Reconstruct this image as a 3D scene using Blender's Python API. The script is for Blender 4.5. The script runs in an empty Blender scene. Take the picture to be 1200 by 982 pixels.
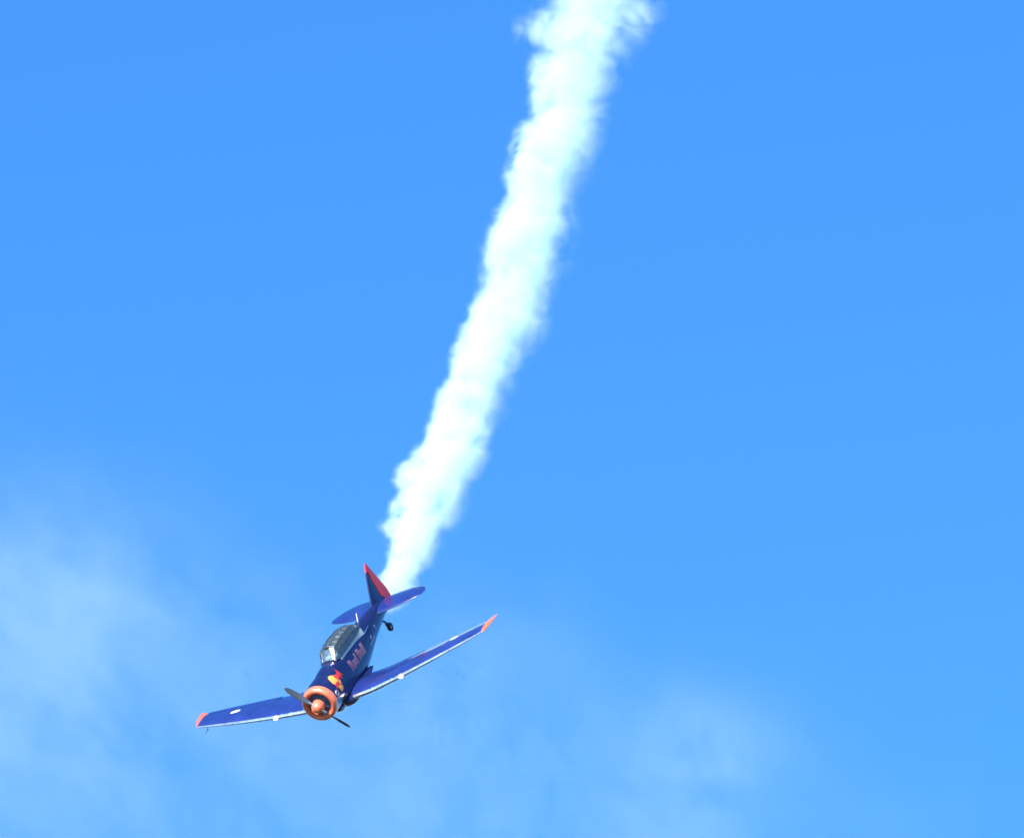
import bpy, bmesh, math, random
import numpy as np
from mathutils import Vector, Matrix

random.seed(4)
S = bpy.context.scene
COL = S.collection

# ------------------------------------------------------------------ camera
ELEV = math.radians(25.0)          # the camera looks up at the sky from the ground
DIST = 320.0                       # metres to the aeroplane
PXM = 32.415                       # pixels per metre there, in a picture 1200 px wide
FPX = PXM * DIST
EYE = Vector((0, 0, 1.7))
CX = Vector((1, 0, 0))
CY = Vector((0, -math.sin(ELEV), math.cos(ELEV)))
CZ = Vector((0, -math.cos(ELEV), -math.sin(ELEV)))
CAM2W = Matrix((CX, CY, CZ)).transposed()


def ray_point(u, v, depth):
    """world point seen at pixel (u, v) of the 1200x982 frame, DEPTH metres along the view axis"""
    return EYE + CAM2W @ Vector(((u - 600) / FPX * depth, (491 - v) / FPX * depth, -depth))


cam_d = bpy.data.cameras.new('camera')
cam = bpy.data.objects.new('camera', cam_d)
COL.objects.link(cam)
cam.matrix_world = Matrix.Translation(EYE) @ CAM2W.to_4x4()
cam_d.sensor_width = 36.0
cam_d.sensor_fit = 'HORIZONTAL'
cam_d.lens = FPX / 1200 * 36.0
cam_d.clip_start = 1.0
cam_d.clip_end = 60000
S.camera = cam

# ------------------------------------------------------------------ sun and sky
sun_cam = Vector((-0.42, 0.75, 0.51)).normalized()       # towards the sun, as seen from the camera
sun_dir = (CAM2W @ sun_cam).normalized()
sun_d = bpy.data.lights.new('sun', 'SUN')
sun_d.energy = 4.6
sun_d.angle = math.radians(0.5)
sun_d.color = (1.0, 0.965, 0.90)
sun = bpy.data.objects.new('sun', sun_d)
COL.objects.link(sun)
sun.rotation_euler = sun_dir.to_track_quat('Z', 'Y').to_euler()

W = bpy.data.worlds.new('World')
S.world = W
W.use_nodes = True
nt = W.node_tree
nt.nodes.clear()
sky = nt.nodes.new('ShaderNodeTexSky')
sky.sky_type = 'NISHITA'
sky.sun_disc = False
sky.sun_elevation = math.asin(sun_dir.z)
sky.sun_rotation = math.atan2(sun_dir.x, sun_dir.y)
sky.altitude = 900
sky.air_density = 1.0
sky.dust_density = 0.15
sky.ozone_density = 6.0
hs = nt.nodes.new('ShaderNodeHueSaturation')
hs.inputs['Saturation'].default_value = 1.18
hs.inputs['Value'].default_value = 1.0
hs.inputs['Hue'].default_value = 0.503
bg = nt.nodes.new('ShaderNodeBackground')
bg.inputs['Strength'].default_value = 0.144
wo = nt.nodes.new('ShaderNodeOutputWorld')
nt.links.new(sky.outputs[0], hs.inputs['Color'])
nt.links.new(hs.outputs[0], bg.inputs['Color'])
nt.links.new(bg.outputs[0], wo.inputs['Surface'])

vs = S.view_settings
vs.view_transform = 'Standard'
vs.look = 'None'
vs.gamma = 1.0
vs.exposure = 1.0
vs.use_curve_mapping = False
S.render.engine = 'CYCLES'
S.cycles.use_denoising = True
S.cycles.volume_bounces = 10
S.cycles.max_bounces = 16
S.cycles.volume_step_rate = 1.6
S.cycles.use_adaptive_sampling = True
S.cycles.adaptive_threshold = 0.03
S.cycles.adaptive_min_samples = 12
S.cycles.volume_max_steps = 512


# ------------------------------------------------------------------ materials
def mat(name, col, rough=0.4, metal=0.0, coat=0.0, spec=0.5, var=0.12, scale=3.0):
    m = bpy.data.materials.new(name)
    m.use_nodes = True
    t = m.node_tree
    b = t.nodes['Principled BSDF']
    b.inputs['Metallic'].default_value = metal
    b.inputs['Coat Weight'].default_value = coat
    b.inputs['Coat Roughness'].default_value = 0.06
    b.inputs['Specular IOR Level'].default_value = spec
    tc = t.nodes.new('ShaderNodeTexCoord')
    n = t.nodes.new('ShaderNodeTexNoise')
    n.inputs['Scale'].default_value = scale
    n.inputs['Detail'].default_value = 5
    t.links.new(tc.outputs['Object'], n.inputs['Vector'])
    r = t.nodes.new('ShaderNodeValToRGB')
    r.color_ramp.elements[0].position = 0.3
    r.color_ramp.elements[1].position = 0.7
    r.color_ramp.elements[0].color = [c * (1 - var) for c in col] + [1]
    r.color_ramp.elements[1].color = [min(1, c * (1 + var)) for c in col] + [1]
    t.links.new(n.outputs['Fac'], r.inputs['Fac'])
    t.links.new(r.outputs['Color'], b.inputs['Base Color'])
    mr = t.nodes.new('ShaderNodeMapRange')
    mr.inputs['To Min'].default_value = max(0.02, rough - 0.07)
    mr.inputs['To Max'].default_value = rough + 0.07
    t.links.new(n.outputs['Fac'], mr.inputs['Value'])
    t.links.new(mr.outputs[0], b.inputs['Roughness'])
    bp = t.nodes.new('ShaderNodeBump')       # slightly wavy sheet metal
    bp.inputs['Strength'].default_value = 0.12
    bp.inputs['Distance'].default_value = 0.02
    t.links.new(n.outputs['Fac'], bp.inputs['Height'])
    t.links.new(bp.outputs[0], b.inputs['Normal'])
    t.links.new(bp.outputs[0], b.inputs['Coat Normal'])
    return m


NAVY = mat('navy_paint', (0.007, 0.013, 0.074), 0.34, coat=0.45, var=0.25, scale=1.7)
NAVY_LIT = mat('navy_paint_lit', (0.016, 0.031, 0.180), 0.30, coat=1.0, var=0.22, scale=1.7)  # navy lightened for wings and tailplane; sunlit sky sheen put into the colour
ORANGE = mat('orange_paint', (0.90, 0.15, 0.055), 0.42, coat=1.0, spec=0.9, var=0.05)
ORANGE.node_tree.nodes['Principled BSDF'].inputs['Coat Roughness'].default_value = 0.30
ORANGE_NOSE = mat('bright_orange_paint', (0.92, 0.185, 0.080), 0.40, coat=1.0, spec=0.9, var=0.06)
ORANGE_NOSE.node_tree.nodes['Principled BSDF'].inputs['Coat Roughness'].default_value = 0.30
RED = mat('red_paint', (0.72, 0.035, 0.030), 0.40, coat=0.3, var=0.06)
LEAD = mat('pale_aluminium_paint', (0.86, 0.88, 0.88), 0.29, metal=0.97, coat=0.5, var=0.10, scale=5)
SILVER = mat('polished_aluminium', (0.86, 0.87, 0.88), 0.30, metal=1.0, var=0.05, scale=9)
WHITE = mat('white_paint', (0.80, 0.80, 0.78), 0.35, coat=0.4, var=0.05)
YELLOW = mat('yellow_paint', (0.78, 0.36, 0.07), 0.40, coat=0.3, var=0.06)
EMBLEM_RED = mat('emblem_red', (0.50, 0.035, 0.035), 0.42, var=0.1)
CRIMSON = mat('crimson_print', (0.28, 0.028, 0.075), 0.42, var=0.08)
PALE = mat('pale_print', (0.38, 0.36, 0.46), 0.42, var=0.08)
BLACK = mat('black_rubber', (0.018, 0.018, 0.020), 0.7, var=0.2, scale=20)
DARK = mat('dark_metal', (0.055, 0.115, 0.26), 0.45, metal=0.1, var=0.25, scale=14)
BLADE = mat('blade_paint', (0.05, 0.065, 0.10), 0.42, var=0.15)
STEEL = mat('blade_steel', (0.55, 0.56, 0.58), 0.35, metal=1.0, var=0.1)
GREENGREY = mat('cockpit_paint', (0.50, 0.58, 0.56), 0.6, var=0.2, scale=10)
FRAME = mat('canopy_frame_paint', (0.020, 0.032, 0.050), 0.35, coat=0.4, var=0.1)
CLOTH = mat('flight_suit', (0.09, 0.10, 0.085), 0.85, var=0.2, scale=25)
HELMET = mat('helmet_shell', (0.74, 0.74, 0.72), 0.25, coat=0.6, var=0.04)
SKIN = mat('skin', (0.55, 0.33, 0.24), 0.55, var=0.08, scale=20)
SEATPAD = mat('seat_padding', (0.34, 0.35, 0.33), 0.8, var=0.2, scale=15)
LAMP = mat('lit_lamp', (0.9, 0.9, 0.88), 0.2, var=0.02)
LAMP.node_tree.nodes['Principled BSDF'].inputs['Emission Color'].default_value = (1, 0.98, 0.93, 1)
LAMP.node_tree.nodes['Principled BSDF'].inputs['Emission Strength'].default_value = 6.0
GRASS = mat('dry_grass', (0.075, 0.085, 0.035), 0.95, var=0.45, scale=0.02)


def glass_material():
    m = bpy.data.materials.new('canopy_glass')
    m.use_nodes = True
    t = m.node_tree
    t.nodes.clear()
    o = t.nodes.new('ShaderNodeOutputMaterial')
    mx = t.nodes.new('ShaderNodeMixShader')
    tr = t.nodes.new('ShaderNodeBsdfTransparent')
    tr.inputs['Color'].default_value = (0.93, 0.98, 0.97, 1)
    gl = t.nodes.new('ShaderNodeBsdfGlossy')
    gl.inputs['Roughness'].default_value = 0.12
    gl.inputs['Color'].default_value = (0.95, 0.97, 0.97, 1)
    fr = t.nodes.new('ShaderNodeFresnel')
    fr.inputs['IOR'].default_value = 1.52
    ad = t.nodes.new('ShaderNodeMath')
    ad.operation = 'ADD'
    ad.inputs[1].default_value = 0.07
    t.links.new(fr.outputs[0], ad.inputs[0])
    t.links.new(ad.outputs[0], mx.inputs['Fac'])
    hz = t.nodes.new('ShaderNodeMixShader')      # scuffed acrylic: a little of the light is scattered
    hz.inputs['Fac'].default_value = 0.085
    df = t.nodes.new('ShaderNodeBsdfDiffuse')
    df.inputs['Color'].default_value = (0.50, 0.62, 0.60, 1)
    t.links.new(tr.outputs[0], hz.inputs[1])
    t.links.new(df.outputs[0], hz.inputs[2])
    t.links.new(hz.outputs[0], mx.inputs[1])
    t.links.new(gl.outputs[0], mx.inputs[2])
    t.links.new(mx.outputs[0], o.inputs['Surface'])
    return m


GLASS = glass_material()


# ------------------------------------------------------------------ mesh helpers
def link(name, verts, faces, material, parent=None, smooth=True, sharp=40):
    me = bpy.data.meshes.new(name)
    me.from_pydata([tuple(v) for v in verts], [], faces)
    bm = bmesh.new()
    bm.from_mesh(me)
    bmesh.ops.remove_doubles(bm, verts=bm.verts, dist=1e-5)
    bmesh.ops.recalc_face_normals(bm, faces=bm.faces)
    if smooth:
        for f in bm.faces:
            f.smooth = True
        for e in bm.edges:
            if len(e.link_faces) == 2 and e.calc_face_angle(0) > math.radians(sharp):
                e.smooth = False
    bm.to_mesh(me)
    bm.free()
    me.materials.append(material)
    o = bpy.data.objects.new(name, me)
    COL.objects.link(o)
    if parent is not None:
        o.parent = parent
    return o


def empty(name, loc=(0, 0, 0)):
    o = bpy.data.objects.new(name, None)
    o.empty_display_size = 0.2
    o.location = loc
    COL.objects.link(o)
    return o


def loft(rings, closed=True, cap0=True, cap1=True):
    n = len(rings[0])
    V = [p for r in rings for p in r]
    F = []
    for i in range(len(rings) - 1):
        for j in range(n if closed else n - 1):
            a, b = i * n + j, i * n + (j + 1) % n
            F.append((a, b, b + n, a + n))
    if cap0:
        F.append(tuple(range(n)))
    if cap1:
        F.append(tuple(range((len(rings) - 1) * n, len(rings) * n)))
    return V, F


def revolve(profile, seg=48, closed=False):
    """profile of (x, r) turned about the x axis"""
    rings = [[(x, -r * math.cos(2 * math.pi * k / seg), r * math.sin(2 * math.pi * k / seg)) for k in range(seg)] for x, r in profile]
    if closed:
        rings.append(rings[0])
    return loft(rings, True, not closed, not closed)


def tube(path, rad, seg=8):
    path = [Vector(p) for p in path]
    rads = rad if isinstance(rad, (list, tuple)) else [rad] * len(path)
    rings = []
    for i, p in enumerate(path):
        d = (path[min(i + 1, len(path) - 1)] - path[max(i - 1, 0)]).normalized()
        a = d.cross(Vector((0, 0, 1)))
        if a.length < 0.1:
            a = d.cross(Vector((0, 1, 0)))
        a.normalize()
        b = d.cross(a)
        rings.append([p + rads[i] * (math.cos(2 * math.pi * k / seg) * a + math.sin(2 * math.pi * k / seg) * b) for k in range(seg)])
    return loft(rings)


def join(*vf):
    V, F = [], []
    for v, f in vf:
        o = len(V)
        V += list(v)
        F += [tuple(i + o for i in q) for q in f]
    return V, F


def box(x0, x1, y0, y1, z0, z1):
    V = [(x, y, z) for x in (x0, x1) for y in (y0, y1) for z in (z0, z1)]
    return V, [(0, 1, 3, 2), (4, 5, 7, 6), (0, 1, 5, 4), (2, 3, 7, 6), (0, 2, 6, 4), (1, 3, 7, 5)]


def interp(tab, x):
    xs = [t[0] for t in tab]
    return [float(np.interp(x, xs, [t[k] for t in tab])) for k in range(1, len(tab[0]))]


def smooth_tab(tab, step):
    """Catmull-Rom resampling of a table along its first column"""
    out = []
    T = [np.array(t, float) for t in tab]
    for i in range(len(T) - 1):
        p0, p1, p2, p3 = T[max(i - 1, 0)], T[i], T[i + 1], T[min(i + 2, len(T) - 1)]
        h = p2[0] - p1[0]
        m1 = (p2 - p0) / max(p2[0] - p0[0], 1e-6) * h
        m2 = (p3 - p1) / max(p3[0] - p1[0], 1e-6) * h
        n = max(1, int(round(h / step)))
        for k in range(n):
            s = k / n
            q = (2 * s**3 - 3 * s**2 + 1) * p1 + (s**3 - 2 * s**2 + s) * m1 + (-2 * s**3 + 3 * s**2) * p2 + (s**3 - s**2) * m2
            q[0] = p1[0] + s * h
            out.append(tuple(q))
    out.append(tuple(T[-1]))
    return out


# ------------------------------------------------------------------ ground
ground = link('ground', *[[(-20000, -20000, 0), (20000, -20000, 0), (20000, 20000, 0), (-20000, 20000, 0)], [(0, 1, 2, 3)]], GRASS)
ground['kind'] = 'structure'

# ------------------------------------------------------------------ the aeroplane
# body frame: x aft from the spinner's point, y to starboard, z up (metres)
A = np.array([[0.29379495, -0.84681529, -0.4433829], [0.4580834, -0.2823856, 0.84286296], [-0.83895419, -0.45073522, 0.30494856]])
BODY2CAM = Matrix(A.tolist())
centre_w = ray_point(400.03, 785.2, DIST)
ROT = (CAM2W @ BODY2CAM @ Matrix.Rotation(-0.012, 3, 'X')).to_4x4()
plane = empty('propeller_aeroplane')
plane.matrix_world = Matrix.Translation(centre_w) @ ROT @ Matrix.Translation((-3.0, 0, 0))
plane['label'] = 'dark blue single-propeller aeroplane with orange nose ring and wing tips, diving'
plane['category'] = 'aeroplane'
PW = plane.matrix_world.copy()

FUS = smooth_tab([  # x, half width, top, bottom, height of the widest point, exponent
    (1.38, 0.605, 0.610, -0.700, 0.00, 2.05),
    (1.62, 0.595, 0.640, -0.860, -0.02, 2.20),
    (1.90, 0.580, 0.670, -0.920, -0.04, 2.30),
    (2.30, 0.560, 0.690, -0.940, -0.05, 2.25),
    (3.00, 0.535, 0.655, -0.930, -0.06, 2.40),
    (4.00, 0.510, 0.620, -0.860, -0.04, 2.40),
    (4.80, 0.470, 0.600, -0.740, 0.00, 2.30),
    (5.60, 0.400, 0.555, -0.570, 0.03, 2.20),
    (6.40, 0.300, 0.485, -0.440, 0.04, 2.10),
    (7.20, 0.200, 0.410, -0.330, 0.04, 2.00),
    (7.90, 0.120, 0.330, -0.270, 0.03, 2.00),
    (8.24, 0.070, 0.270, -0.240, 0.02, 2.00)], 0.1)


def fus_ring(x, n=56):
    hw, zt, zb, zc, e = interp(FUS, x)
    r = []
    for k in range(n):
        a = 2 * math.pi * k / n
        c, s = math.cos(a), math.sin(a)
        y = hw * math.copysign(abs(c) ** (2 / e), c)
        z = zc + (zt - zc if s > 0 else zc - zb) * math.copysign(abs(s) ** (2 / e), s)
        r.append((x, y, z))
    return r


def fus_side(x, z):
    """half width of the fuselage or cowling skin at (x, z)"""
    if x < 1.42:
        return math.sqrt(max(0.0, 0.672**2 - z * z))
    hw, zt, zb, zc, e = interp(FUS, x)
    q = abs(z - zc) / (zt - zc if z > zc else zc - zb)
    return hw * max(0.0, 1 - q**e) ** (1 / e)


V, F = loft([fus_ring(t[0]) for t in FUS])


def in_opening(f):
    c = sum((Vector(V[i]) for i in f), Vector()) / len(f)
    return 2.72 < c.x < 4.98 and abs(c.y) < 0.37 and c.z > 0.35


fus = link('fuselage', V, [f for f in F if not in_opening(f)], NAVY, plane, sharp=60)

# wing root fillets and the belly fairing over the wheel bays
for s in (-1, 1):
    rings = []
    for x, w, zt, zb in ((1.46, 0.0, -0.58, -0.74), (1.58, 0.10, -0.54, -0.86), (1.75, 0.20, -0.52, -0.94), (1.98, 0.27, -0.50, -0.97), (2.6, 0.22, -0.46, -0.94), (3.2, 0.16, -0.54, -0.92), (3.8, 0.10, -0.62, -0.84), (4.3, 0.0, -0.70, -0.76)):
        y0 = 0.36
        rings.append([(x, s * (y0 + (w + 0.16) * max(0, math.cos(a))), (zt + zb) / 2 + (zt - zb) / 2 * math.sin(a)) for a in [2 * math.pi * k / 20 for k in range(20)]])
    link('wing_fillet', *loft(rings), NAVY, fus)

# ---- wings
WING = [  # y, leading edge x, trailing edge x, z, thickness ratio
    (0.30, 1.66, 3.74, -0.690, 0.160),
    (1.45, 1.74, 3.72, -0.660, 0.155),
    (2.70, 1.84, 3.69, -0.530, 0.145),
    (4.00, 2.01, 3.66, -0.380, 0.130),
    (5.10, 2.21, 3.62, -0.250, 0.118),
    (6.14, 2.43, 3.57, -0.130, 0.105)]


def thick(c):
    c = min(max(c, 0.0), 1.0)
    return 5 * (0.2969 * math.sqrt(c) - 0.1260 * c - 0.3516 * c**2 + 0.2843 * c**3 - 0.1036 * c**4) + 0.006 * c


def section(xl, xt, t, c0, c1, n=14, camber=0.02, proud=0.0, drop=0.0, droop=0.02, c1lo=None):
    """closed airfoil outline between chord fractions c0 and c1, as (x, z) pairs"""
    ch = xt - xl
    cs = [c0 + (c1 - c0) * 0.5 * (1 - math.cos(math.pi * k / n)) for k in range(n + 1)]

    def pt(c, side):
        cam_ = 4 * camber * c * (1 - c)
        x = xl + c * ch
        z = (cam_ + side * t * thick(c) - droop * c) * ch + side * proud
        if proud and c <= 0.001:
            x -= proud
        z += drop * max(0, c - c0) * ch
        return (x, z)
    up = [pt(c, 1) for c in cs]
    lo = [pt(c if c1lo is None else c0 + (c - c0) / (c1 - c0) * (c1lo - c0), -1) for c in reversed(cs)]
    return up + lo


def wing_loft(ys, side, c0, c1, n=14, proud=0.0, drop=0.0, tab=WING, c1lo=None):
    rings = []
    for y in ys:
        xl, xt, z, t = interp(tab, y)
        a = c0(y) if callable(c0) else c0
        b = c1(y) if callable(c1) else c1
        rings.append([(x, side * y, z + dz) for x, dz in section(xl, xt, t, a, b, n, proud=proud, drop=drop, c1lo=c1lo)])
    return loft(rings)


def span(a, b, k):
    return [a + (b - a) * i / k for i in range(k + 1)]


TIP = [(6.145, 2.43, 3.57, -0.129, 0.105), (6.22, 2.50, 3.62, -0.120, 0.100), (6.29, 2.64, 3.66, -0.112, 0.09), (6.36, 2.86, 3.67, -0.105, 0.075), (6.41, 3.12, 3.66, -0.100, 0.06), (6.44, 3.38, 3.62, -0.097, 0.04)]

for s, which in ((1, 'starboard'), (-1, 'port')):
    wing = link('wing', *wing_loft(span(0.30, 6.14, 24), s, 0.0, 0.775), NAVY_LIT, plane)
    wing['label'] = 'dark blue wing on the picture\'s ' + ('left' if s > 0 else 'right')
    link('wing_flap', *wing_loft(span(0.60, 3.05, 8), s, 0.782, 1.0, 6, drop=-0.03), NAVY_LIT, wing)
    ail = link('aileron', *wing_loft(span(3.09, 6.06, 10), s, 0.782, 1.0, 6, drop=(-0.30 if s < 0 else 0.06)), NAVY_LIT, wing)
    if s < 0:
        link('glint_strip', *wing_loft(span(3.10, 6.05, 10), s, 0.752, 0.776, 4, proud=0.005), SILVER, wing)  # silver strip standing in for the glint along the rear edge
    link('leading_edge', *wing_loft(span(0.62, 6.12, 24), s, 0.003, 0.047, 10, proud=0.004, c1lo=0.003), LEAD, wing)
    link('wing_tip', *wing_loft([t[0] for t in TIP], s, 0.0, 1.0, 14, tab=TIP), ORANGE, wing)
    # joint bands round the leading edge and the bright lamp
    for y in (1.45, 2.28, 3.45, 4.40) if s < 0 else (1.55, 2.05, 2.45, 3.9):
        link('joint_band', *wing_loft([y - 0.03, y + 0.03], s, 0.002, 0.058, 10, proud=0.008, c1lo=0.004), LEAD, wing)
    xl, xt, z, t = interp(WING, 2.71)
    rings = []
    for k, (dx, r) in enumerate(((0.16, 0.055), (0.02, 0.065), (-0.03, 0.06), (-0.05, 0.035), (-0.055, 0.0))):
        rings.append([(xl + dx, s * 2.71 + r * 1.25 * math.cos(2 * math.pi * j / 20), z + 0.02 + r * math.sin(2 * math.pi * j / 20)) for j in range(20)])
    link('landing_light', *loft(rings), LAMP, wing)
    # small white patch on the upper skin, well outboard
    pv, pf = [], []
    for i, (cx_, cy_) in enumerate(((0.0, 0.0),)):
        nx, ny = 8, 4
        for a in range(nx + 1):
            for b in range(ny + 1):
                u, v = a / nx, b / ny
                y = 4.56 + 0.36 * u
                wd = 0.26 * (0.25 + 0.75 * math.sin(math.pi * min(1, 0.10 + u * 0.80)))
                xl, xt, z, t = interp(WING, y)
                c = 0.60 - 0.06 * u + (v - 0.5) * wd / (xt - xl)
                cz = (4 * 0.02 * c * (1 - c) + t * thick(c) - 0.02 * c) * (xt - xl)
                pv.append((xl + c * (xt - xl), s * y, z + cz + 0.006))
        for a in range(nx):
            for b in range(ny):
                q = a * (ny + 1) + b
                pf.append((q, q + 1, q + ny + 2, q + ny + 1))
    link('wing_patch', pv, pf, WHITE, wing)
    if s > 0:   # pitot tube under the starboard tip
        link('pitot_tube', *join(tube([(2.85, 6.0, -0.20), (2.70, 6.0, -0.46)], 0.018), tube([(2.80, 6.0, -0.46), (2.35, 6.0, -0.45)], [0.018, 0.010])), STEEL, wing)

# ---- tailplane
STAB = [(0.06, 6.87, 8.34), (0.5, 6.90, 8.41), (1.0, 6.98, 8.44), (1.3, 7.05, 8.40), (1.6, 7.16, 8.25), (1.80, 7.26, 8.08), (1.93, 7.37, 7.92), (2.01, 7.48, 7.74), (2.04, 7.56, 7.63)]
STAB5 = [(y, a, b, 0.155, 0.10) for y, a, b in STAB]
HX = 7.72
ys = span(0.06, 1.3, 10) + [1.4, 1.5, 1.6, 1.7, 1.8, 1.87, 1.93, 1.97, 2.01, 2.03]


def hinge(y, d):
    xl, xt, _, _ = interp(STAB5, y)
    return min(0.995, max(0.005, (HX + d - xl) / (xt - xl)))


for s in (1, -1):
    stab = link('tailplane', *wing_loft(ys, s, 0.0, lambda y: hinge(y, -0.006), 12, tab=STAB5), NAVY_LIT, plane)
    link('elevator', *wing_loft([y for y in ys if y < 2.0], s, lambda y: hinge(y, 0.006), 1.0, 8, tab=STAB5), NAVY_LIT, stab)

# ---- fin and rudder
FIN = [(0.18, 6.90, 8.165), (0.40, 7.12, 8.155), (0.8, 7.43, 8.12), (1.2, 7.75, 8.085), (1.40, 7.92, 8.065)]
RUD = [(-0.34, 8.25, 8.40), (-0.29, 8.23, 8.56), (-0.20, 8.21, 8.69), (0.0, 8.19, 8.79), (0.3, 8.175, 8.77), (0.6, 8.155, 8.66), (0.95, 8.12, 8.53), (1.2, 8.10, 8.44), (1.395, 8.08, 8.37)]
CAP = [(1.405, 7.925, 8.366), (1.50, 8.00, 8.335), (1.58, 8.07, 8.31), (1.63, 8.13, 8.29), (1.655, 8.19, 8.26)]


def fin_loft(tab, th, n=10, blunt=False):
    rings = []
    for z, xl, xt in tab:
        ch = xt - xl
        cs = [0.5 * (1 - math.cos(math.pi * k / n)) for k in range(n + 1)]
        if blunt:
            half = [th * (1 - 0.9 * c) * min(1, 0.5 + 4 * c) for c in cs]
        else:
            half = [th * thick(c) / 0.5 * (ch / 1.0) ** 0.4 + 0.004 for c in cs]
        up = [(xl + c * ch, h, z) for c, h in zip(cs, half)]
        rings.append(up + [(x, -y, z2) for x, y, z2 in reversed(up)])
    return loft(rings)


fin = link('fin', *fin_loft(smooth_tab(FIN, 0.1), 0.055), NAVY, plane)
link('rudder', *fin_loft(smooth_tab(RUD, 0.08), 0.045, blunt=True), RED, fin)
link('fin_cap', *fin_loft(smooth_tab(CAP, 0.04), 0.045), RED, fin)
link('tail_light', *join(tube([(8.77, 0, 0.10), (8.84, 0, 0.10)], [0.03, 0.012])), WHITE, fin)

# ---- cowling, engine, propeller
cowl = link('cowling', *revolve([(0.62, 0.665), (0.80, 0.672), (1.10, 0.672), (1.42, 0.655), (1.42, 0.635), (1.10, 0.65), (0.62, 0.645)], 64, True), NAVY, plane, sharp=50)
lip = []
for k in range(15):
    a = math.pi * (0.5 + k / 14 * 0.97)
    lip.append((0.56 + 0.235 * math.cos(a) * 0.9, 0.548 + 0.125 * math.sin(a)))
lip = [(0.618, 0.671), (0.59, 0.675)] + lip + [(0.50, 0.415), (0.618, 0.44)]
link('nose_ring', *revolve(lip, 64, True), ORANGE_NOSE, cowl, sharp=70)
for k in range(14):     # cooling gills round the back edge of the cowling
    a0 = math.radians(25 + k * 22)
    a1 = a0 + math.radians(19)
    pts = []
    for x, r in ((1.425, 0.652), (1.56, 0.668)):
        for a in span(a0, a1, 4):
            for dr in (0, 0.008):
                pts.append((x, -(r + dr) * math.cos(a), (r + dr) * math.sin(a)))
    fc = []
    for i in range(4):
        b = i * 2
        fc += [(b, b + 2, b + 12, b + 10), (b + 1, b + 3, b + 13, b + 11), (b, b + 2, b + 3, b + 1), (b + 10, b + 12, b + 13, b + 11)]
    fc += [(0, 1, 11, 10), (8, 9, 19, 18)]
    if math.radians(25 + k * 22) > math.radians(150):
        link('cowl_gill', pts, fc, NAVY, cowl)
ring_o = link('cowl_port_ring', *revolve([(0.0, 0.10), (0.03, 0.115), (0.06, 0.10), (0.06, 0.065), (0.0, 0.065)], 24, True), PALE, cowl)
ring_o.matrix_local = Matrix.Translation((0.82, -0.690, 0.06)) @ Matrix.Rotation(math.pi / 2, 4, 'Z')

eng = link('engine', *revolve([(0.39, 0.001), (0.39, 0.14), (0.44, 0.25), (0.75, 0.28), (1.2, 0.30), (1.2, 0.001)], 36), DARK, plane)
link('firewall', *revolve([(1.25, 0.001), (1.25, 0.62), (1.30, 0.62), (1.30, 0.001)], 48), DARK, eng)
FILL_PLATE = mat('blue_plate_paint', (0.045, 0.11, 0.27), 0.5, var=0.2)
link('opening_fill_plate', *revolve([(0.45, 0.24), (0.475, 0.34), (0.49, 0.425), (0.505, 0.425), (0.49, 0.34), (0.465, 0.24)], 48, True), FILL_PLATE, eng)  # plate added to catch skylight and brighten the shaded cowl opening
for k in range(9):
    a = 2 * math.pi * k / 9 + 0.2
    u = Vector((0, math.cos(a), math.sin(a)))
    parts = [tube([Vector((0.66, 0, 0)) + u * r0, Vector((0.66, 0, 0)) + u * r1], q, 14) for r0, r1, q in [(0.22, 0.58, 0.075)] + [(0.27 + 0.035 * i, 0.282 + 0.035 * i, 0.115) for i in range(9)]]
    link('cylinder', *join(*parts), DARK, eng)
    link('pushrod', *tube([Vector((0.44, 0, 0)) + u * 0.2, Vector((0.52, 0, 0)) + u * 0.55], 0.014, 6), DARK, eng)

prop = link('propeller', *revolve([(0.13, 0.001), (0.13, 0.16), (0.36, 0.17), (0.36, 0.001)], 28), STEEL, plane)
sp = [(0.0, 0.002)] + [(0.36 * (1 - math.cos(t)), 0.245 * math.sin(t) ** 0.85) for t in [math.pi / 2 * k / 12 for k in range(1, 13)]] + [(0.38, 0.245), (0.38, 0.15)]
link('spinner', *revolve(sp, 40), ORANGE_NOSE, prop, sharp=70)
bd = Vector((0, 0.588, 0.809))
for s in (1, -1):
    u = bd * s
    w = Vector((1, 0, 0)).cross(u)
    st = [(0.12, 0.10, 0.10, 80), (0.22, 0.10, 0.09, 70), (0.36, 0.15, 0.055, 55), (0.60, 0.21, 0.036, 42), (0.90, 0.225, 0.026, 32), (1.15, 0.20, 0.019, 26), (1.30, 0.14, 0.013, 23), (1.36, 0.07, 0.010, 22), (1.372, 0.02, 0.006, 22)]

    def blade_rings(r0, r1):
        out = []
        for r, c, t, tw in smooth_tab(st, 0.04):
            if r0 <= r <= r1:
                q = math.radians(tw)
                e1 = w * math.cos(q) + Vector((1, 0, 0)) * math.sin(q)
                e2 = Vector((1, 0, 0)) * math.cos(q) - w * math.sin(q)
                o_ = Vector((0.22, 0, 0)) + u * r
                out.append([o_ + e1 * (c / 2 * math.cos(2 * math.pi * k / 16)) + e2 * (t / 2 * math.sin(2 * math.pi * k / 16)) for k in range(16)])
        return out
    bl = link('blade', *loft(blade_rings(0.12, 2)), BLADE, prop)
    link('blade_cuff', *tube([Vector((0.22, 0, 0)) + u * 0.14, Vector((0.22, 0, 0)) + u * 0.38], [0.075, 0.062], 16), STEEL, prop)

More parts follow.
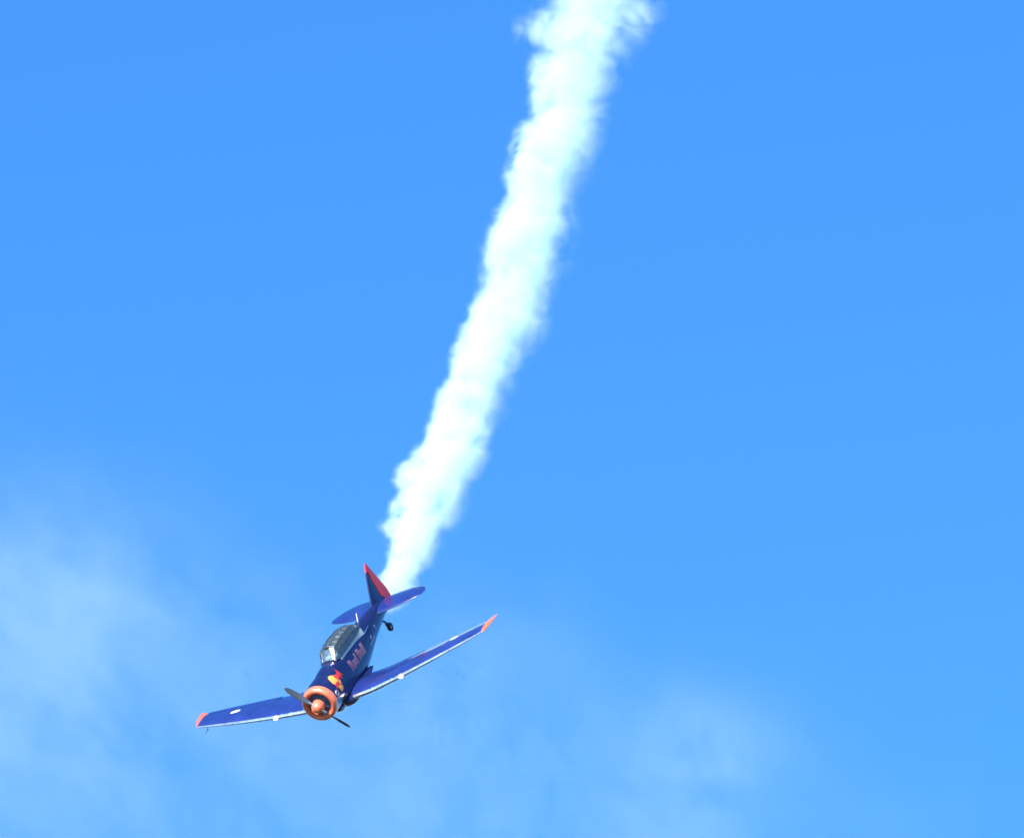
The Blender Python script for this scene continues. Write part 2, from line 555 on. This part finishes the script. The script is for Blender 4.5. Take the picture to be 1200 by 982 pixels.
# exhaust pipe low on the starboard side, oil cooler under the belly
link('exhaust_pipe', *tube([(1.35, 0.55, -0.42), (1.7, 0.68, -0.46), (2.5, 0.70, -0.47), (3.2, 0.68, -0.45)], [0.06, 0.075, 0.08, 0.085], 14), DARK, plane)
link('oil_cooler', *loft([[(x, w * math.cos(2 * math.pi * k / 18), z + h * math.sin(2 * math.pi * k / 18)) for k in range(18)] for x, w, h, z in ((1.35, 0.18, 0.14, -0.70), (1.5, 0.22, 0.19, -0.76), (2.0, 0.22, 0.18, -0.84), (2.6, 0.1, 0.06, -0.90))]), NAVY, plane)

# ---- cockpit, canopy
tub_v, tub_f = loft([[(x, y, z) for y, z in ((-0.40, 0.56), (-0.42, 0.2), (-0.36, -0.35), (0.36, -0.35), (0.42, 0.2), (0.40, 0.56))] for x in (2.72, 3.4, 4.3, 5.0)], closed=False)
cock = link('cockpit', tub_v, tub_f, GREENGREY, plane)
for x in (2.95, 4.05):
    link('instrument_panel', *join(box(x, x + 0.05, -0.34, 0.34, 0.18, 0.60), box(x + 0.05, x + 0.16, -0.36, 0.36, 0.60, 0.63)), GREENGREY, cock)
for x in (3.62, 4.78):
    link('seat', *join(box(x - 0.5, x, -0.24, 0.24, -0.12, -0.04), box(x, x + 0.07, -0.24, 0.24, -0.12, 0.62), box(x + 0.01, x + 0.09, -0.13, 0.13, 0.62, 0.84)), SEATPAD, cock)
link('roll_bar', *tube([(3.86, -0.36, 0.5), (3.86, -0.30, 0.85), (3.86, -0.15, 1.02), (3.86, 0.15, 1.02), (3.86, 0.30, 0.85), (3.86, 0.36, 0.5)], 0.025), GREENGREY, cock)

CAN = [(2.46, 0.31, 0.625, 0.72), (2.82, 0.405, 0.595, 1.07), (3.22, 0.425, 0.585, 1.11), (3.60, 0.43, 0.575, 1.11), (3.98, 0.43, 0.57, 1.09), (4.36, 0.42, 0.565, 1.04), (4.70, 0.40, 0.56, 0.95), (4.98, 0.35, 0.55, 0.80), (5.22, 0.27, 0.545, 0.62)]
PROF = [(-1, 0), (-0.97, 0.46), (-0.74, 0.84), (-0.27, 1.0), (0.27, 1.0), (0.74, 0.84), (0.97, 0.46), (1, 0)]


def can_pt(i, j, off=0.0):
    x, hw, zs, zt = CAN[i]
    p, q = PROF[j]
    c = Vector((x, 0, zs + 0.1))
    v = Vector((x, p * hw, zs + q * (zt - zs)))
    return v + (v - c).normalized() * off


bars = []
for i in range(len(CAN)):
    r = 0.022 if i in (1, 3, 5) else 0.013
    bars.append(tube([can_pt(i, j) for j in range(8)], r, 8))
for j in range(8):
    bars.append(tube([can_pt(i, j) for i in range(len(CAN))], 0.018 if j in (0, 7) else 0.010, 8))
canopy = link('canopy', *join(*bars), FRAME, plane)
for i in range(len(CAN) - 1):
    for j in range(7):
        q = [can_pt(i, j), can_pt(i + 1, j), can_pt(i + 1, j + 1), can_pt(i, j + 1)]
        c = sum(q, Vector()) / 4
        out = [c + (p - c) * 0.985 for p in q]
        nrm = (q[2] - q[0]).cross(q[3] - q[1]).normalized()
        if nrm.dot(c - Vector((c.x, 0, 0.5))) < 0:
            nrm = -nrm
        link('pane', [p + nrm * 0.004 for p in out] + [p - nrm * 0.004 for p in out], [(0, 1, 2, 3), (4, 5, 6, 7), (0, 1, 5, 4), (1, 2, 6, 5), (2, 3, 7, 6), (3, 0, 4, 7)], GLASS, canopy, smooth=False)
# bright rims of the windscreen
link('windscreen_trim', *tube([can_pt(1, j, 0.012) for j in range(2, 6)], 0.024, 8), SILVER, canopy)
link('windscreen_sill', *tube([can_pt(0, j, 0.012) for j in range(0, 8)], 0.020, 8), SILVER, canopy)
link('mirror', *join(box(2.74, 2.78, -0.09, 0.09, 1.10, 1.16)), SILVER, canopy)

# ---- antenna, footstep rails, tail wheel
link('antenna_mast', *tube([(5.72, 0.0, 0.53), (5.92, 0.0, 0.80)], [0.022, 0.012]), WHITE, plane)
link('handrail', *tube([(4.88, -0.435, 0.33), (4.92, -0.46, 0.33), (5.55, -0.40, 0.325), (5.58, -0.375, 0.325)], 0.013), SILVER, plane)
tw = link('tail_wheel', *join(tube([(7.30, 0, -0.30), (7.47, 0, -0.48), (7.57, 0, -0.61)], [0.05, 0.045, 0.035], 10), tube([(7.55, -0.085, -0.59), (7.62, -0.085, -0.76)], 0.02), tube([(7.55, 0.085, -0.59), (7.62, 0.085, -0.76)], 0.02), tube([(7.56, -0.10, -0.595), (7.56, 0.10, -0.595)], 0.025)), DARK, plane)


def wheel(prof):
    v, f = revolve(prof, 28, True)
    return [(7.62 + z, x, -0.76 + y) for x, y, z in v], f


link('tyre', *wheel([(-0.055, 0.08), (-0.065, 0.12), (-0.05, 0.155), (0.0, 0.168), (0.05, 0.155), (0.065, 0.12), (0.055, 0.08)]), BLACK, tw)
link('rim', *wheel([(-0.05, 0.01), (-0.05, 0.085), (0.05, 0.085), (0.05, 0.01)]), STEEL, tw)


# ---- writing and marks on the port side
def on_skin(o, off):
    """drape a flat mesh drawn in (x, z) on the port skin"""
    for v in o.data.vertices:
        x, z = v.co.x, v.co.z
        v.co.y = -(fus_side(x, z) + off)


def slice_mesh(bm, ax, lo, hi, step):
    k = lo
    while k < hi:
        co, no = [0, 0, 0], [0, 0, 0]
        co[ax], no[ax] = k, 1
        bmesh.ops.bisect_plane(bm, geom=bm.verts[:] + bm.edges[:] + bm.faces[:], plane_co=co, plane_no=no)
        k += step


def lettering(name, text, size, offset, origin, slope, off, material, stretch=1.0, shear=0.0):
    cu = bpy.data.curves.new(name, 'FONT')
    cu.body = text
    cu.size = size
    cu.offset = offset
    cu.shear = shear
    cu.resolution_u = 3
    tmp = bpy.data.objects.new(name, cu)
    COL.objects.link(tmp)
    dg = bpy.context.evaluated_depsgraph_get()
    me = bpy.data.meshes.new_from_object(tmp.evaluated_get(dg))
    bpy.data.objects.remove(tmp)
    bm = bmesh.new()
    bm.from_mesh(me)
    for v in bm.verts:
        a, b = v.co.x * stretch, v.co.y
        v.co = (origin[0] + a, 0, origin[1] + b + slope * a)
    slice_mesh(bm, 2, -0.8, 0.8, 0.06)
    slice_mesh(bm, 0, 0.5, 6.5, 0.15)
    bm.to_mesh(me)
    bm.free()
    me.materials.clear()
    me.materials.append(material)
    o = bpy.data.objects.new(name, me)
    COL.objects.link(o)
    o.parent = fus
    on_skin(o, off)
    return o


lettering('lettering_outline', 'Red Bull', 0.54, 0.022, (2.77, -0.09), -0.02, 0.004, PALE, 0.88)
lettering('lettering', 'Red Bull', 0.54, 0.004, (2.77, -0.09), -0.02, 0.008, CRIMSON, 0.88)


def decal(name, outline, off, material, parent=fus):
    bm = bmesh.new()
    bm.faces.new([bm.verts.new((x, 0, z)) for x, z in outline])
    bmesh.ops.triangulate(bm, faces=bm.faces[:])
    slice_mesh(bm, 2, -0.8, 0.8, 0.05)
    slice_mesh(bm, 0, 0.5, 6.5, 0.12)
    me = bpy.data.meshes.new(name)
    bm.to_mesh(me)
    bm.free()
    me.materials.append(material)
    o = bpy.data.objects.new(name, me)
    COL.objects.link(o)
    o.parent = parent
    on_skin(o, off)
    return o


# emblem: a yellow disc with two charging red bulls across it
ecx, ecz = 1.42, 0.30
decal('emblem_disc', [(ecx - 0.10 + 0.30 * math.cos(2 * math.pi * k / 28), ecz + 0.27 * math.sin(2 * math.pi * k / 28)) for k in range(28)], 0.012, YELLOW)
BULL = [(0.02, 0.02), (0.06, 0.10), (0.03, 0.16), (0.08, 0.15), (0.13, 0.19), (0.24, 0.22), (0.36, 0.18), (0.48, 0.20), (0.58, 0.28), (0.60, 0.36), (0.63, 0.27), (0.60, 0.17), (0.62, 0.04), (0.70, -0.06), (0.66, -0.10), (0.57, -0.02), (0.52, 0.02), (0.46, -0.08), (0.50, -0.17), (0.44, -0.17), (0.40, -0.05), (0.30, 0.02), (0.22, -0.02), (0.12, -0.10), (0.03, -0.12), (0.04, -0.08), (0.12, -0.03), (0.14, 0.03), (0.08, 0.0)]
decal('emblem_bull', [(ecx - 0.02 + 0.84 * x, ecz - 0.02 + 0.80 * z) for x, z in BULL], 0.017, EMBLEM_RED)
decal('emblem_bull', [(ecx - 0.04 - 0.60 * x, ecz - 0.12 + 0.62 * z) for x, z in BULL], 0.017, EMBLEM_RED)
decal('emblem_disc', [(1.24 + 0.15 * math.cos(2 * math.pi * k / 16), 0.02 + 0.10 * math.sin(2 * math.pi * k / 16)) for k in range(16)], 0.014, YELLOW)
# pale stencils behind the lettering
decal('stencil_stripe', [(4.92, -0.21), (5.62, -0.16), (5.64, -0.105), (4.94, -0.155)], 0.006, PALE)
decal('stencil_patch', [(5.20, -0.06), (5.36, -0.05), (5.37, 0.045), (5.21, 0.035)], 0.006, PALE)
decal('stencil_patch', [(5.95, 0.05), (6.08, 0.05), (6.08, 0.11), (5.95, 0.11)], 0.006, PALE)
decal('stencil_patch', [(6.02, -0.06), (6.12, -0.06), (6.12, -0.01), (6.02, -0.01)], 0.006, PALE)


# ------------------------------------------------------------------ the pilot in the front seat
def skin_body(name, nodes, edges, material):
    me = bpy.data.meshes.new(name)
    me.from_pydata([n[:3] for n in nodes], edges, [])
    o = bpy.data.objects.new(name, me)
    COL.objects.link(o)
    o.modifiers.new('skin', 'SKIN')
    o.modifiers.new('sub', 'SUBSURF').levels = 1
    for v, n in zip(me.skin_vertices[0].data, nodes):
        v.radius = (n[3], n[3])
    me.skin_vertices[0].data[0].use_root = True
    dg = bpy.context.evaluated_depsgraph_get()
    m2 = bpy.data.meshes.new_from_object(o.evaluated_get(dg))
    bpy.data.objects.remove(o)
    for p in m2.polygons:
        p.use_smooth = True
    m2.materials.clear()
    m2.materials.append(material)
    r = bpy.data.objects.new(name, m2)
    COL.objects.link(r)
    return r


# x aft, y starboard, z up; the pilot faces forward (-x)
N = [(3.52, 0, 0.03, 0.15), (3.53, 0, 0.25, 0.14), (3.52, 0, 0.46, 0.16), (3.50, 0, 0.62, 0.11), (3.47, 0, 0.70, 0.06), (3.45, 0, 0.80, 0.085), (3.44, 0, 0.90, 0.098), (3.44, 0, 0.985, 0.07)]
Ed = [(i, i + 1) for i in range(7)]
for s in (1, -1):
    k = len(N)
    N += [(3.50, s * 0.17, 0.58, 0.075), (3.42, s * 0.24, 0.36, 0.055), (3.22, s * 0.20, 0.20, 0.042), (3.06, s * 0.10, 0.14, 0.034), (3.00, s * 0.06, 0.13, 0.032)]
    Ed += [(3, k), (k, k + 1), (k + 1, k + 2), (k + 2, k + 3), (k + 3, k + 4)]
    for f, (dy, ln) in enumerate(((0.03, 0.055), (0.01, 0.065), (-0.01, 0.06), (-0.03, 0.045))):
        b = len(N)
        N += [(2.965, s * 0.06 + dy, 0.135, 0.010), (2.965 - ln * 0.6, s * 0.06 + dy, 0.115, 0.009), (2.965 - ln * 0.5, s * 0.06 + dy, 0.085, 0.008)]
        Ed += [(k + 4, b), (b, b + 1), (b + 1, b + 2)]
    b = len(N)
    N += [(3.01, s * 0.02, 0.125, 0.010), (2.97, s * 0.005, 0.10, 0.009)]
    Ed += [(k + 4, b), (b, b + 1)]
    k = len(N)
    N += [(3.42, s * 0.11, -0.01, 0.095), (3.02, s * 0.15, 0.06, 0.065), (2.86, s * 0.14, -0.24, 0.045), (2.76, s * 0.14, -0.28, 0.04)]
    Ed += [(0, k), (k, k + 1), (k + 1, k + 2), (k + 2, k + 3)]
pilot = skin_body('person', N, Ed, CLOTH)
pilot.matrix_world = PW
pilot['label'] = 'person in a dark flight suit and pale helmet sitting in the front cockpit'
pilot['category'] = 'person'


def blob(c, r, a0=0, n=16, m=10, keep=None):
    V, F = [], []
    for i in range(m + 1):
        t = math.pi * i / m
        for k in range(n):
            p = 2 * math.pi * k / n
            V.append((c[0] + r[0] * math.sin(t) * math.cos(p), c[1] + r[1] * math.sin(t) * math.sin(p), c[2] + r[2] * math.cos(t)))
    for i in range(m):
        for k in range(n):
            f = (i * n + k, i * n + (k + 1) % n, (i + 1) * n + (k + 1) % n, (i + 1) * n + k)
            if keep is None or keep(sum((Vector(V[j]) for j in f), Vector()) / 4):
                F.append(f)
    return V, F


link('helmet', *blob((3.445, 0, 0.915), (0.135, 0.125, 0.14), keep=lambda p: not (p.x < 3.40 and p.z < 0.95)), HELMET, pilot)
link('visor', *blob((3.435, 0, 0.935), (0.130, 0.112, 0.05), keep=lambda p: p.x < 3.42), BLACK, pilot)
link('face', *join(blob((3.40, 0, 0.865), (0.085, 0.075, 0.09)), blob((3.318, 0, 0.865), (0.022, 0.016, 0.026), n=8, m=6), blob((3.325, 0, 0.825), (0.012, 0.03, 0.009), n=8, m=6)), SKIN, pilot)


# ------------------------------------------------------------------ smoke and thin cloud (volumes)
class Nodes:
    """small helper to write a geometry node field as expressions"""

    def __init__(self, tree):
        self.t = tree

    def new(self, kind, **kw):
        n = self.t.nodes.new(kind)
        for k, v in kw.items():
            setattr(n, k, v)
        return n

    def put(self, sock, v):
        if isinstance(v, (int, float)):
            sock.default_value = v
        elif isinstance(v, (tuple, list)):
            sock.default_value = v
        else:
            self.t.links.new(v, sock)

    def m(self, op, *a):
        n = self.new('ShaderNodeMath', operation=op)
        for i, v in enumerate(a):
            self.put(n.inputs[i], v)
        return n.outputs[0]

    def poly(self, x, co):
        r = float(co[0])
        for c in co[1:]:
            r = self.m('MULTIPLY_ADD', r, x, float(c))
        return r

    def vec(self, x, y, z):
        n = self.new('ShaderNodeCombineXYZ')
        for i, v in enumerate((x, y, z)):
            self.put(n.inputs[i], v)
        return n.outputs[0]

    def noise(self, v, scale, detail, rough=0.5, dist=0.0):
        n = self.new('ShaderNodeTexNoise', noise_dimensions='3D')
        self.put(n.inputs['Vector'], v)
        n.inputs['Scale'].default_value = scale
        n.inputs['Detail'].default_value = detail
        n.inputs['Roughness'].default_value = rough
        n.inputs['Distortion'].default_value = dist
        return n

    def smooth(self, v, a, b, c=0.0, d=1.0):
        n = self.new('ShaderNodeMapRange', interpolation_type='SMOOTHSTEP')
        self.put(n.inputs['Value'], v)
        self.put(n.inputs['From Min'], a)
        self.put(n.inputs['From Max'], b)
        n.inputs['To Min'].default_value = c
        n.inputs['To Max'].default_value = d
        return n.outputs['Result']


def volume_material(name, color, aniso, k):
    m = bpy.data.materials.new(name)
    m.use_nodes = True
    t = m.node_tree
    t.nodes.clear()
    o = t.nodes.new('ShaderNodeOutputMaterial')
    p = t.nodes.new('ShaderNodeVolumePrincipled')
    p.inputs['Color'].default_value = (*color, 1)
    p.inputs['Density'].default_value = k
    p.inputs['Anisotropy'].default_value = aniso
    t.links.new(p.outputs[0], o.inputs['Volume'])
    return m


def volume_object(name, lo, hi, res, build, material):
    """an object whose geometry nodes fill a box with a density field"""
    me = bpy.data.meshes.new(name)
    me.from_pydata(*box(lo[0], hi[0], lo[1], hi[1], lo[2], hi[2])[:1], [], box(0, 1, 0, 1, 0, 1)[1])
    me.materials.append(material)
    o = bpy.data.objects.new(name, me)
    COL.objects.link(o)
    t = bpy.data.node_groups.new(name + '_field', 'GeometryNodeTree')
    t.interface.new_socket('Geometry', in_out='INPUT', socket_type='NodeSocketGeometry')
    t.interface.new_socket('Geometry', in_out='OUTPUT', socket_type='NodeSocketGeometry')
    N_ = Nodes(t)
    go = N_.new('NodeGroupOutput')
    vc = N_.new('GeometryNodeVolumeCube')
    vc.inputs['Min'].default_value = lo
    vc.inputs['Max'].default_value = hi
    for a, r in zip('XYZ', res):
        vc.inputs['Resolution ' + a].default_value = r
    pos = N_.new('GeometryNodeInputPosition').outputs[0]
    sp_ = N_.new('ShaderNodeSeparateXYZ')
    t.links.new(pos, sp_.inputs[0])
    t.links.new(build(N_, pos, *sp_.outputs), vc.inputs['Density'])
    sm = N_.new('GeometryNodeSetMaterial')
    sm.inputs['Material'].default_value = material
    t.links.new(vc.outputs[0], sm.inputs[0])
    t.links.new(sm.outputs[0], go.inputs[0])
    md = o.modifiers.new('field', 'NODES')
    md.node_group = t
    return o


# path of the smoke, from the tail back along the way the aeroplane came
PATH_PX = [(454, 714, 14, 5.2), (462, 686, 20, 7.0), (484, 641, 28, 9.4), (507, 600, 32, 12.0), (521, 560, 34, 14.0), (536, 512, 36, 16.4), (571, 428, 40, 20.0), (594, 364, 42, 22.6), (615, 300, 43, 25.0), (629, 255, 44, 26.6), (646, 202, 46, 28.4), (660, 134, 47, 30.6), (675, 67, 49, 32.8), (690, 10, 55, 34.6), (718, -70, 62, 37.0), (748, -150, 68, 39.4), (775, -220, 72, 41.4)]
pw = [ray_point(u, v, DIST + d) for u, v, h, d in PATH_PX]
rad = [h / FPX * (DIST + d) for u, v, h, d in PATH_PX]
zax = (pw[-1] - pw[0]).normalized()
xax = (CX - zax * CX.dot(zax)).normalized()
yax = zax.cross(xax)
TM = Matrix((xax, yax, zax)).transposed().to_4x4()
TM.translation = pw[0]
lp = [TM.inverted() @ p for p in pw]
L = lp[-1].z
tt = np.array([p.z / L for p in lp])
px = np.polyfit(tt, [p.x for p in lp], 6)
py = np.polyfit(tt, [p.y for p in lp], 6)
pr = np.polyfit(tt, rad, 6)
toL = TM.inverted()
puffs = []
for u, v, h, depth in ((463, 616, 12, 11.0), (474, 600, 14, 12.0), (450, 690, 11, 6.6), (738, 22, 26, 34.2), (712, 14, 34, 34.4), (554, 385, 15, 21.8), (642, 36, 26, 33.8), (524, 613, 13, 11.4), (598, 250, 15, 26.8), (480, 560, 12, 14.0)):
    c = toL @ ray_point(u, v, DIST + depth)
    puffs.append((c, 1.15 * h / FPX * (DIST + depth)))


def smoke_field(n, pos, x, y, z):
    t = n.m('DIVIDE', z, L)
    # swirl the coordinates a little so that the edge curls
    w = n.noise(pos, 0.55, 2.0, 0.5)
    ws = n.new('ShaderNodeVectorMath', operation='MULTIPLY_ADD')
    n.put(ws.inputs[0], w.outputs['Color'])
    ws.inputs[1].default_value = (1.1, 1.1, 1.1)
    n.put(ws.inputs[2], pos)
    wp = ws.outputs[0]
    ex = n.m('SUBTRACT', x, n.poly(t, px))
    ey = n.m('SUBTRACT', y, n.poly(t, py))
    rr = n.m('SQRT', n.m('ADD', n.m('MULTIPLY', ex, ex), n.m('MULTIPLY', ey, ey)))
    R = n.m('MULTIPLY', n.poly(t, pr), 0.99)
    d = n.m('SUBTRACT', 1.0, n.m('DIVIDE', rr, R))
    for c, r in puffs:
        q = n.new('ShaderNodeVectorMath', operation='DISTANCE')
        n.put(q.inputs[0], pos)
        q.inputs[1].default_value = c
        dd = n.m('SUBTRACT', 1.0, n.m('DIVIDE', q.outputs['Value'], r))
        d = n.m('MAXIMUM', d, n.m('MULTIPLY', dd, 0.55))
    n1 = n.noise(wp, 0.38, 1.0, 0.5).outputs['Fac']
    n2 = n.noise(wp, 0.85, 6.0, 0.62, 0.4).outputs['Fac']
    n3 = n.noise(wp, 1.9, 4.0, 0.6).outputs['Fac']
    d = n.m('MULTIPLY_ADD', n.m('SUBTRACT', n1, 0.5), 1.2, d)
    bil = n.m('ABSOLUTE', n.m('SUBTRACT', n2, 0.5))
    d = n.m('MULTIPLY_ADD', n.m('SUBTRACT', bil, 0.085), -3.0, d)
    d = n.m('MULTIPLY_ADD', n.m('SUBTRACT', n2, 0.5), 1.7, d)
    d = n.m('MULTIPLY_ADD', n.m('SUBTRACT', n3, 0.5), 0.65, d)
    # the side away from the sun is ragged and soft, the near side crisp
    side = n.smooth(n.m('DIVIDE', ex, R), -0.7, 0.9)
    soft = n.m('MULTIPLY_ADD', side, 0.55, 0.32)
    soft = n.m('MULTIPLY_ADD', t, 0.30, soft)
    body = n.smooth(d, -0.02, soft)
    body = n.m('MULTIPLY', body, n.m('MULTIPLY_ADD', body, 0.75, 0.25))
    start = n.smooth(z, -0.1, 1.2)
    dens = n.m('MULTIPLY', body, start)
    thin = n.poly(t, (0.9, -1.65, 1.25))
    return n.m('MULTIPLY', dens, thin)


SMOKE = volume_material('white_smoke', (0.85, 0.99, 1.0), 0.0, 2.3)
half = max(max(rad) * 1.55, 2.6)
xs_ = [p.x for p in lp]
ys_ = [p.y for p in lp]
lo = (min(xs_) - half, min(ys_) - half, -0.6)
hi = (max(xs_) + half, max(ys_) + half, L - 0.5)
vox = 0.085
trail = volume_object('smoke_trail', lo, hi, [int((b - a) / vox) for a, b in zip(lo, hi)], smoke_field, SMOKE)
trail.matrix_world = TM
trail['label'] = 'thick white smoke trail streaming up from the aeroplane\'s tail'
trail['category'] = 'smoke'
trail['kind'] = 'stuff'

# faint veil of old smoke drifting behind, lower left to lower middle
CD = 900.0
ck = CD / FPX
cc = ray_point(450, 820, CD)
VM = CAM2W.to_4x4()
VM = Matrix.Translation(cc) @ Matrix.Rotation(ELEV * 0.5, 4, 'X')


def veil_field(n, pos, x, y, z):
    def g(u, v, su, sv, a):
        p = ray_point(u, v, CD) - cc
        gx = n.m('DIVIDE', n.m('SUBTRACT', x, p.x), su * ck)
        gz = n.m('DIVIDE', n.m('SUBTRACT', z, p.z), sv * ck)
        e = n.m('ADD', n.m('MULTIPLY', gx, gx), n.m('MULTIPLY', gz, gz))
        return n.m('MULTIPLY', n.m('EXPONENT', n.m('MULTIPLY', e, -1.0)), a)
    s = g(10, 740, 190, 130, 0.75)
    for a in ((160, 700, 170, 90, 0.6), (230, 860, 260, 130, 0.6), (560, 850, 120, 130, 0.7), (815, 910, 85, 80, 1.25), (-200, 900, 300, 250, 1.0), (600, 1080, 420, 150, 0.7), (40, 600, 90, 70, 0.35)):
        s = n.m('ADD', s, g(*a))
    sc = n.vec(n.m('ADD', x, n.m('MULTIPLY', z, 0.35)), y, n.m('ADD', z, n.m('MULTIPLY', x, 0.15)))
    n1 = n.noise(sc, 0.075, 8.0, 0.66, 0.8).outputs['Fac']
    s = n.m('MULTIPLY', s, n.smooth(n1, 0.36, 0.62))
    yy = n.m('DIVIDE', y, 11.0)
    return n.m('MULTIPLY', s, n.m('EXPONENT', n.m('MULTIPLY', n.m('MULTIPLY', yy, yy), -1.0)))


VEIL = volume_material('thin_smoke', (0.84, 1.0, 0.98), 0.0, 0.0150)
vlo, vhi = (-75.0, -22.0, -55.0), (60.0, 22.0, 35.0)
veil = volume_object('drifting_haze', vlo, vhi, (120, 10, 80), veil_field, VEIL)
veil.matrix_world = VM
veil['label'] = 'faint pale veil of drifting smoke low in the blue sky'
veil['category'] = 'smoke'
veil['kind'] = 'stuff'
